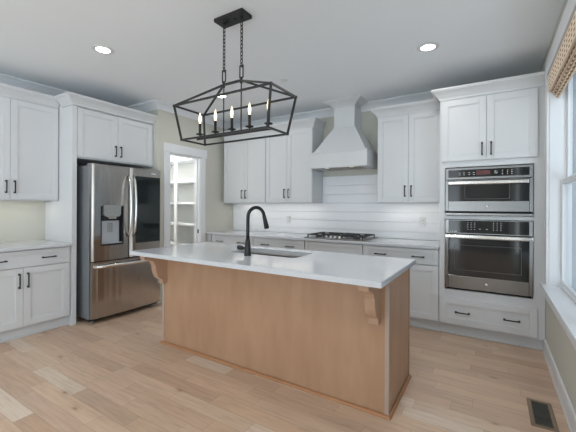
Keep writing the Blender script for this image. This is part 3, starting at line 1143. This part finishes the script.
for s in (0, 1):
    x0 = IX0 if s == 0 else IX1 - 0.018
    q = MB().box(x0 + (0.004 if s == 0 else 0), x0 + 0.018 - (0 if s == 0 else 0.004), IY0 + 0.020, IY1, 0.0, IT)
    e0, e1 = (x0 - 0.0, x0 + 0.0045) if s == 0 else (x0 + 0.0135, x0 + 0.018)
    q.box(e0, e1, IY0 + 0.020, IY0 + 0.075, 0.0, IT, 0.001)
    q.box(e0, e1, IY1 - 0.030, IY1, 0.0, IT, 0.001)
    q.build('side_panel', 'maple', t)
for x0 in (IX0, IX1 - 0.026):
    o = MB().box(x0, x0 + 0.026, IY0 - 0.002, IY0 + 0.020, 0.0, IT, 0.001).build('corner_trim', 'maple_edge', t)
    o['label'] = 'pale vertical corner trim strip'
q = MB().sweep([(IX0, IY1), (IX0, IY0 - 0.002), (IX1, IY0 - 0.002), (IX1, IY1)], [(0, 0), (0.016, 0), (0.015, 0.008), (0.010, 0.016), (0, 0.020)], 0.0, side=1)
sh = q.build('shoe_moulding', 'maple_trim', t)
sh['label'] = 'darker orange-brown shoe moulding'
# back doors of the island, towards the cooktop
n = 5
wdt = (IX1 - IX0 - 0.04) / n
for k in range(n):
    x0 = IX0 + 0.02 + wdt * k
    q = MB()
    q.box(x0 + 0.002, x0 + wdt - 0.002, IY1 - 0.021, IY1 - 0.002, 0.115, IT - 0.006, 0.002)
    q.box(x0 + 0.002, x0 + 0.062, IY1 - 0.003, IY1 + 0.004, 0.115, IT - 0.006)
    q.box(x0 + wdt - 0.062, x0 + wdt - 0.002, IY1 - 0.003, IY1 + 0.004, 0.115, IT - 0.006)
    q.box(x0 + 0.062, x0 + wdt - 0.062, IY1 - 0.003, IY1 + 0.004, IT - 0.066, IT - 0.006)
    q.box(x0 + 0.062, x0 + wdt - 0.062, IY1 - 0.003, IY1 + 0.004, 0.115, 0.175)
    q.build('door', 'maple', t)
# corbels: profile in y (towards the seats) and z
prof = [(0, IT), (-0.245, IT), (-0.245, IT - 0.034), (-0.240, IT - 0.046)]
for k in range(1, 8):       # concave sweep under the arm
    a = math.pi / 2 * k / 7
    prof.append((-0.240 + 0.098 * math.sin(a), IT - 0.046 - 0.050 * (1 - math.cos(a))))
prof += [(-0.138, IT - 0.104), (-0.130, IT - 0.110)]
for k in range(1, 9):       # convex belly
    a = math.pi / 2 * k / 8
    prof.append((-0.130 + 0.078 * (1 - math.cos(a)), IT - 0.110 - 0.140 * math.sin(a)))
prof += [(-0.050, IT - 0.258), (-0.050, 0.588), (-0.046, 0.585), (0, 0.585)]
for x0 in (-2.728, -0.668):
    q = MB().prism([(IY0 + 0.004 + p[0], p[1]) for p in prof], 'x', x0, x0 + 0.064)
    q.build('corbel', 'maple_corbel', t)

# island worktop with the sink cut-out
SKX0, SKX1, SKY0, SKY1 = -2.025, -1.335, 2.262, 2.600
WX0, WX1, WY_0, WY_1 = -2.795, -0.512, 1.795, 2.742


def ring_mesh(q, outer, inner, z0, z1):
    bm = q.bm
    levels = []
    for z in (z0, z1):
        levels.append(([bm.verts.new((x, y, z)) for x, y in outer], [bm.verts.new((x, y, z)) for x, y in inner]))
    n, m = len(outer), len(inner)
    for (o_, i_), flip in zip(levels, (True, False)):
        per = m // n
        for k in range(n):
            quad_in = [i_[(k * per + j) % m] for j in range(per + 1)]
            f = [o_[k], o_[(k + 1) % n]] + quad_in[::-1]
            bm.faces.new(f[::-1] if flip else f)
    for ring, in ((levels[0][0],), (levels[0][1],)):
        pass
    for k in range(n):
        l = (k + 1) % n
        bm.faces.new((levels[0][0][k], levels[0][0][l], levels[1][0][l], levels[1][0][k]))
    for k in range(m):
        l = (k + 1) % m
        bm.faces.new((levels[0][1][l], levels[0][1][k], levels[1][1][k], levels[1][1][l]))


def round_rect(x0, x1, y0, y1, r, seg=5):
    """Counter-clockwise rounded rectangle; starts in the middle of the bottom-left corner arc."""
    pts = []
    for cx_, cy_, a0 in ((x0 + r, y0 + r, 180), (x1 - r, y0 + r, 270), (x1 - r, y1 - r, 0), (x0 + r, y1 - r, 90)):
        for k in range(seg + 1):
            a = math.radians(a0 + 90 * k / seg)
            pts.append((cx_ + r * math.cos(a), cy_ + r * math.sin(a)))
    h = (seg + 1) // 2
    return pts[h:] + pts[:h]


q = MB()
inner = round_rect(SKX0, SKX1, SKY0, SKY1, 0.05)
ring_mesh(q, [(WX0, WY_0), (WX1, WY_0), (WX1, WY_1), (WX0, WY_1)], inner, 0.880, 0.914)
vert_edges = [e for e in q.bm.edges if all(abs(v.co.x - WX0) < 1e-6 or abs(v.co.x - WX1) < 1e-6 for v in e.verts) and abs(e.verts[0].co.z - e.verts[1].co.z) < 1e-6 or
              all(abs(v.co.y - WY_0) < 1e-6 or abs(v.co.y - WY_1) < 1e-6 for v in e.verts) and abs(e.verts[0].co.z - e.verts[1].co.z) < 1e-6]
bmesh.ops.bevel(q.bm, geom=vert_edges, offset=0.003, segments=2, affect='EDGES')
o = q.build('worktop', 'quartz')
tag(o, 'large white quartz worktop on the island with an undermount sink', 'worktop')

# sink basin
t = thing('kitchen_sink', 'undermount stainless steel sink set into the island worktop', 'sink', (0, 0, 0))
q = MB()
bm = q.bm
rings = []
for (dx, z) in ((0.0, 0.8795), (-0.002, 0.86), (0.004, 0.70), (0.03, 0.672)):
    rr = round_rect(SKX0 + dx, SKX1 - dx, SKY0 + dx, SKY1 - dx, 0.05)
    rings.append([bm.verts.new((x, y, z)) for x, y in rr])
for (dx, z) in ((0.04, 0.668), (-0.006, 0.695), (-0.012, 0.8795)):
    rr = round_rect(SKX0 + dx, SKX1 - dx, SKY0 + dx, SKY1 - dx, 0.05)
    rings.append([bm.verts.new((x, y, z)) for x, y in rr])
inner_last = rings[3]
m_ = len(inner_last)
for a, c in ((0, 1), (1, 2), (2, 3)):
    for k in range(m_):
        l = (k + 1) % m_
        bm.faces.new((rings[a][k], rings[a][l], rings[c][l], rings[c][k])).smooth = True
bm.faces.new(inner_last)
for a, c in ((4, 5), (5, 6)):
    for k in range(m_):
        l = (k + 1) % m_
        bm.faces.new((rings[a][k], rings[a][l], rings[c][l], rings[c][k])).smooth = True
bm.faces.new(rings[4])
for k in range(m_):
    l = (k + 1) % m_
    bm.faces.new((rings[6][k], rings[6][l], rings[0][l], rings[0][k]))
q.build('basin', 'sink_steel', t)
MB().lathe([(0.0, 0.672), (0.045, 0.672), (0.048, 0.6755), (0.040, 0.6765), (0.0, 0.6745)], (SKX0 + SKX1) / 2, 2.47, 20).build('drain', 'handle_steel', t)

# faucet
FXX, FYY = -1.737, 2.172
t = thing('kitchen_faucet', 'matte black gooseneck faucet standing at the island sink', 'faucet', (FXX, FYY, 0.9145))
q = MB().lathe([(0.0, 0.0), (0.030, 0.0), (0.031, 0.006), (0.027, 0.014), (0.025, 0.05), (0.0225, 0.10), (0.018, 0.135), (0.0, 0.136)], 0, 0, 20)
q.build('base', 'black_metal', t)
ang = math.radians(66)
dx, dy = math.cos(ang), math.sin(ang)
path = [(0, 0, 0.11), (0, 0, 0.20), (0, 0, 0.30)]
R = 0.078
for k in range(1, 13):
    a = math.pi * (1 - k / 12 * 0.955)
    d = R + R * math.cos(a)
    path.append((d * dx, d * dy, 0.318 + R * 1.05 * math.sin(a)))
MB().tube(path, 0.0145, 14).build('spout', 'black_metal', t)
e1, e0 = Vector(path[-1]), Vector(path[-2])
dr_ = (e1 - e0).normalized()
pp = [e1 - dr_ * 0.004, e1 + dr_ * 0.020, e1 + dr_ * 0.060, e1 + dr_ * 0.108, e1 + dr_ * 0.114]
MB().tube([tuple(p) for p in pp], [0.0150, 0.0165, 0.0190, 0.0225, 0.0205], 16).build('spray_head', 'black_metal', t)
q = MB().tube([(-0.015, -0.004, 0.060), (-0.042, -0.010, 0.062), (-0.046, -0.011, 0.062), (-0.085, -0.018, 0.064), (-0.092, -0.019, 0.064)], [0.011, 0.011, 0.019, 0.019, 0.016], 14)
q.build('handle', 'black_metal', t)

# ================================================================ PENDANT LANTERN
PCX, PCY = -1.665, 1.890
t = thing('lantern_pendant', 'black open-frame linear lantern pendant with candle bulbs over the island', 'pendant lamp', (PCX, PCY, 0))
q = MB().box(-0.138, 0.138, -0.058, 0.058, 2.716, ZC - 0.0005, 0.002)
can = q.build('canopy', 'black_metal', t)
for xx in (-0.045, 0.035):
    MB().lathe([(0.0, 2.700), (0.006, 2.701), (0.008, 2.706), (0.008, 2.717)], xx, -0.01, 12).build('screw', 'black_metal', can)
CHX = (-0.085, 0.087)
for xx in CHX:
    q = MB()
    q.lathe([(0.0, 2.702), (0.010, 2.703), (0.012, 2.717)], xx, 0, 12)
    z = 2.694
    k = 0
    while z > 2.345:
        q.link(xx, 0, z, 0.040, 0.024, 0.0034, 'x' if k % 2 else 'y')
        z -= 0.0275
        k += 1
    q.build('chain', 'black_metal', t)
    q = MB()
    # square loop hanging from the chain
    zl0, zl1 = 2.272, z + 0.022
    q.bar((xx - 0.015, 0, zl0), (xx - 0.015, 0, zl1), 0.007)
    q.bar((xx + 0.015, 0, zl0), (xx + 0.015, 0, zl1), 0.007)
    q.bar((xx - 0.0185, 0, zl1), (xx + 0.0185, 0, zl1), 0.007)
    q.bar((xx - 0.0185, 0, zl0), (xx + 0.0185, 0, zl0), 0.007)
    q.build('loop', 'black_metal', t)
UX, UY, UZ = 0.461, 0.156, 2.108
LX, LY, LZ = 0.411, 0.124, 1.842
RX, RZ = 0.086, 2.250
wbar = 0.0125
q = MB()
for s in (-1, 1):
    q.bar((-UX, s * UY, UZ), (UX, s * UY, UZ), wbar)
    q.bar((-LX, s * LY, LZ), (LX, s * LY, LZ), wbar)
    q.bar((s * UX, -UY, UZ), (s * UX, UY, UZ), wbar)
    q.bar((s * LX, -LY, LZ), (s * LX, LY, LZ), wbar)
    for s2 in (-1, 1):
        q.bar((s * UX, s2 * UY, UZ), (s * LX, s2 * LY, LZ), wbar)
        q.bar((s * UX, s2 * UY, UZ), (s * RX, 0, RZ), wbar)
        q.box(s * UX - 0.0075, s * UX + 0.0075, s2 * UY - 0.0075, s2 * UY + 0.0075, UZ - 0.0075, UZ + 0.0075)
        q.box(s * LX - 0.0075, s * LX + 0.0075, s2 * LY - 0.0075, s2 * LY + 0.0075, LZ - 0.0075, LZ + 0.0075)
q.bar((-RX - 0.008, 0, RZ), (RX + 0.008, 0, RZ), wbar + 0.003)
q.build('frame', 'black_metal', t)
q = MB()
q.bar((-0.372, 0, 1.862), (0.372, 0, 1.862), 0.013)
q.bar((-LX, -LY, LZ), (-LX, LY, LZ), 0.012)
q.build('candle_bar', 'black_metal', t)
for xx in (-RX, RX):
    q = MB().tube([(xx, 0, RZ), (xx, 0, 1.862)], 0.0048, 10)
    q.lathe([(0.0, RZ - 0.02), (0.010, RZ - 0.02), (0.010, RZ + 0.024), (0.0, RZ + 0.026)], xx, 0, 12)
    q.build('rod', 'black_metal', t)
for k in range(5):
    xx = -0.340 + 0.168 * k
    q = MB().lathe([(0.0, 1.866), (0.005, 1.868), (0.005, 1.888), (0.012, 1.892), (0.029, 1.898), (0.031, 1.903), (0.012, 1.901),
                    (0.0105, 1.905), (0.0105, 1.985), (0.0, 1.986)], xx, 0, 18)
    cd = q.build('candle', 'black_metal', t)
    q = MB().lathe([(0.0, 1.984), (0.0068, 1.986), (0.0075, 1.994), (0.0105, 2.008), (0.0125, 2.022), (0.0105, 2.039), (0.0062, 2.056), (0.0032, 2.072), (0.0, 2.077)], xx, 0, 16)
    bl = q.build('bulb', 'bulb', cd)
    bl['label'] = 'glowing warm candle bulb'

# ================================================================ SMALL FITTINGS
# recessed ceiling lights
LIGHTS = [(-3.020, 1.672, 'round lit recessed ceiling light above the refrigerator side of the room'),
          (-0.496, 3.144, 'round lit recessed ceiling light in front of the oven tower'),
          (-2.975, 3.165, 'round lit recessed ceiling light seen behind the pendant frame'),
          (-0.496, 1.672, None), (-3.020, 0.15, None), (-0.70, 0.15, None)]  # unseen extra lights, added to help light the room
proto = None
for x, y, lab in LIGHTS:
    if proto is None:
        proto = thing('recessed_light', lab, 'ceiling light', (x, y, ZC), 0, 'recessed ceiling lights')
        prof = [(0.058, -0.001), (0.092, -0.001), (0.092, -0.004), (0.084, -0.007), (0.066, -0.008), (0.058, -0.006)]
        q = MB()
        rings = []
        for r, h in prof:
            rings.append([q.bm.verts.new((r * math.cos(2 * math.pi * k / 32), r * math.sin(2 * math.pi * k / 32), h)) for k in range(32)])
        for a, c in zip(rings, rings[1:] + rings[:1]):
            for k in range(32):
                l = (k + 1) % 32
                q.bm.faces.new((a[k], a[l], c[l], c[k]))
        q.build('trim_ring', 'white_plastic', proto)
        MB().lathe([(0.0, -0.001), (0.0575, -0.001), (0.0575, -0.004), (0.0, -0.0055)], 0, 0, 32).build('lens', 'lamp', proto)
        o = proto
    else:
        o = copy_tree(proto)
        o.location = (x, y, ZC)
        o['label'] = lab or 'added recessed ceiling light out of view near the camera'
    ld_ = bpy.data.lights.new('downlight', 'AREA')
    ld_.shape = 'DISK'
    ld_.size = 0.11
    ld_.energy = DOWNLIGHT_W
    ld_.color = (1.0, 0.97, 0.93)
    lo = bpy.data.objects.new('downlight', ld_)
    COL.objects.link(lo)
    lo.parent = o
    lo.location = (0, 0, -0.010)

o = MB().lathe([(0.0, -0.010), (0.036, -0.010), (0.042, -0.006), (0.042, -0.0005), (0.0, -0.0005)], 0, 0, 28).build('sprinkler_cover', 'white_plastic')
o.location = (-1.999, 3.132, ZC)
tag(o, 'small white round sprinkler cover on the ceiling right of the pendant', 'sprinkler cover')

# under-cabinet light bars
for nm, x0, x1, y, wall, lab in (
        ('left', 1.02, 1.80, -0.20, LEFT, 'thin lit light bar under the left wall cabinet'),
        ('a', -3.70, -2.98, -0.20, BACK, 'thin lit light bar under the wall cabinet nearest the pantry'),
        ('b', -2.89, -2.19, -0.20, BACK, 'thin lit light bar under the wall cabinet left of the hood'),
        ('c', -1.18, -0.53, -0.20, BACK, 'thin lit light bar under the wall cabinet right of the hood')):
    t = thing('under_cabinet_light', lab, 'light', wall[0], wall[1], 'under cabinet lights')
    MB().box(x0, x1, y - 0.016, y + 0.016, 1.3815, 1.3868, 0.002).build('housing', 'white_plastic', t)
    MB().box(x0 + 0.01, x1 - 0.01, y - 0.011, y + 0.011, 1.3800, 1.3820).build('diffuser', 'strip', t)

# outlets on the shiplap
for x, z, lab in ((-2.717, 1.118, 'white duplex outlet on the shiplap left of the cooktop'),
                  (-0.744, 1.140, 'white duplex outlet on the shiplap right of the cooktop')):
    t = thing('wall_outlet', lab, 'outlet', (x, YB - 0.0165, z), 0, 'outlets on the shiplap')
    MB().box(-0.036, 0.036, -0.005, 0.0, -0.058, 0.058, 0.003).build('plate', 'white_plastic', t)
    for s in (-1, 1):
        r_ = MB().box(-0.017, 0.017, -0.0075, -0.004, s * 0.020 - 0.014, s * 0.020 + 0.014, 0.003).build('socket', 'white_plastic', t)
        MB().box(-0.009, -0.006, -0.0078, -0.007, s * 0.020 - 0.004, s * 0.020 + 0.006).box(0.006, 0.009, -0.0078, -0.007, s * 0.020 - 0.004, s * 0.020 + 0.006).build('slots', 'slot', r_)

# bamboo shade, raised into a stack of folds at the window head
t = thing('bamboo_shade', 'raised woven bamboo shade folded at the top of the window', 'window shade', (0, 0, 0))
SY0, SY1 = WY0 + 0.03, WY1 - 0.030
q = MB().box(XR - 0.014, XR - 0.004, SY0, SY1, 2.310, WZ1 - 0.014, 0.003, 2)
q.box(XR - 0.004, XR + 0.06, SY0 + 0.01, SY1 - 0.01, 2.445, WZ1 - 0.014)
q.build('valance', 'bamboo', t)
for k in range(5):
    zt = 2.425
    zb = 2.318 - 0.017 * k
    xx = XR - 0.003 + 0.0135 * k
    q = MB().prism([(xx, zt), (xx + 0.011, zt), (xx + 0.0125, zb + 0.012), (xx + 0.010, zb + 0.002), (xx + 0.006, zb), (xx + 0.002, zb + 0.002), (xx, zb + 0.012)], 'y', SY0 + 0.002, SY1 - 0.002)
    q.build('fold', 'bamboo', t)

# floor register
t = thing('floor_register', 'bronze floor vent register in the wood floor near the window wall', 'floor vent', (0.270, 2.663, 0))
VW, VL = 0.068, 0.168
q = MB()
q.box(-VW, VW, -VL, -VL + 0.026, 0.0005, 0.006, 0.002)
q.box(-VW, VW, VL - 0.026, VL, 0.0005, 0.006, 0.002)
q.box(-VW, -VW + 0.024, -VL + 0.026, VL - 0.026, 0.0005, 0.006, 0.002)
q.box(VW - 0.024, VW, -VL + 0.026, VL - 0.026, 0.0005, 0.006, 0.002)
q.build('frame', 'vent_brown', t)
q = MB().box(-VW + 0.023, VW - 0.023, -VL + 0.025, VL - 0.025, 0.0004, 0.0012)
for k in range(13):
    xx = -VW + 0.028 + k * (2 * VW - 0.056) / 12
    q.box(xx - 0.0016, xx + 0.0016, -VL + 0.025, VL - 0.025, 0.001, 0.0045)
for yy in (-0.05, 0.05):
    q.box(-VW + 0.023, VW - 0.023, yy - 0.002, yy + 0.002, 0.001, 0.0048)
q.build('grille', 'vent_dark', t)

# pantry shelving
t = thing('pantry_shelving', 'white built-in pantry shelves seen through the doorway', 'shelving', (0, 0, 0))
for z in (0.62, 0.998, 1.380, 1.765, 2.165):
    MB().box(-5.895, XP - 0.117, 4.055, YB - 0.005, z - 0.019, z + 0.019, 0.001).build('shelf', 'trim', t)
MB().box(-4.935, -4.870, 4.036, 4.0545, 0.0, 2.45, 0.001).build('upright', 'trim', t)
MB().box(-4.915, -4.890, 4.0555, YB - 0.005, 0.0, 0.60).build('divider', 'trim', t)
t = thing('pantry_light', 'round flush light on the pantry ceiling behind the wall', 'ceiling light', (-4.75, 3.60, ZC))
MB().lathe([(0.0, -0.045), (0.10, -0.042), (0.125, -0.025), (0.13, -0.0005), (0.0, -0.0005)], 0, 0, 28).build('diffuser', 'lamp', t)
pl_ = bpy.data.lights.new('pantry_lamp', 'POINT')
pl_.energy = 65.0
pl_.shadow_soft_size = 0.10
pl_.color = (1.0, 0.96, 0.93)
lo = bpy.data.objects.new('pantry_lamp', pl_)
COL.objects.link(lo)
lo.parent = t
lo.location = (0, 0, -0.16)
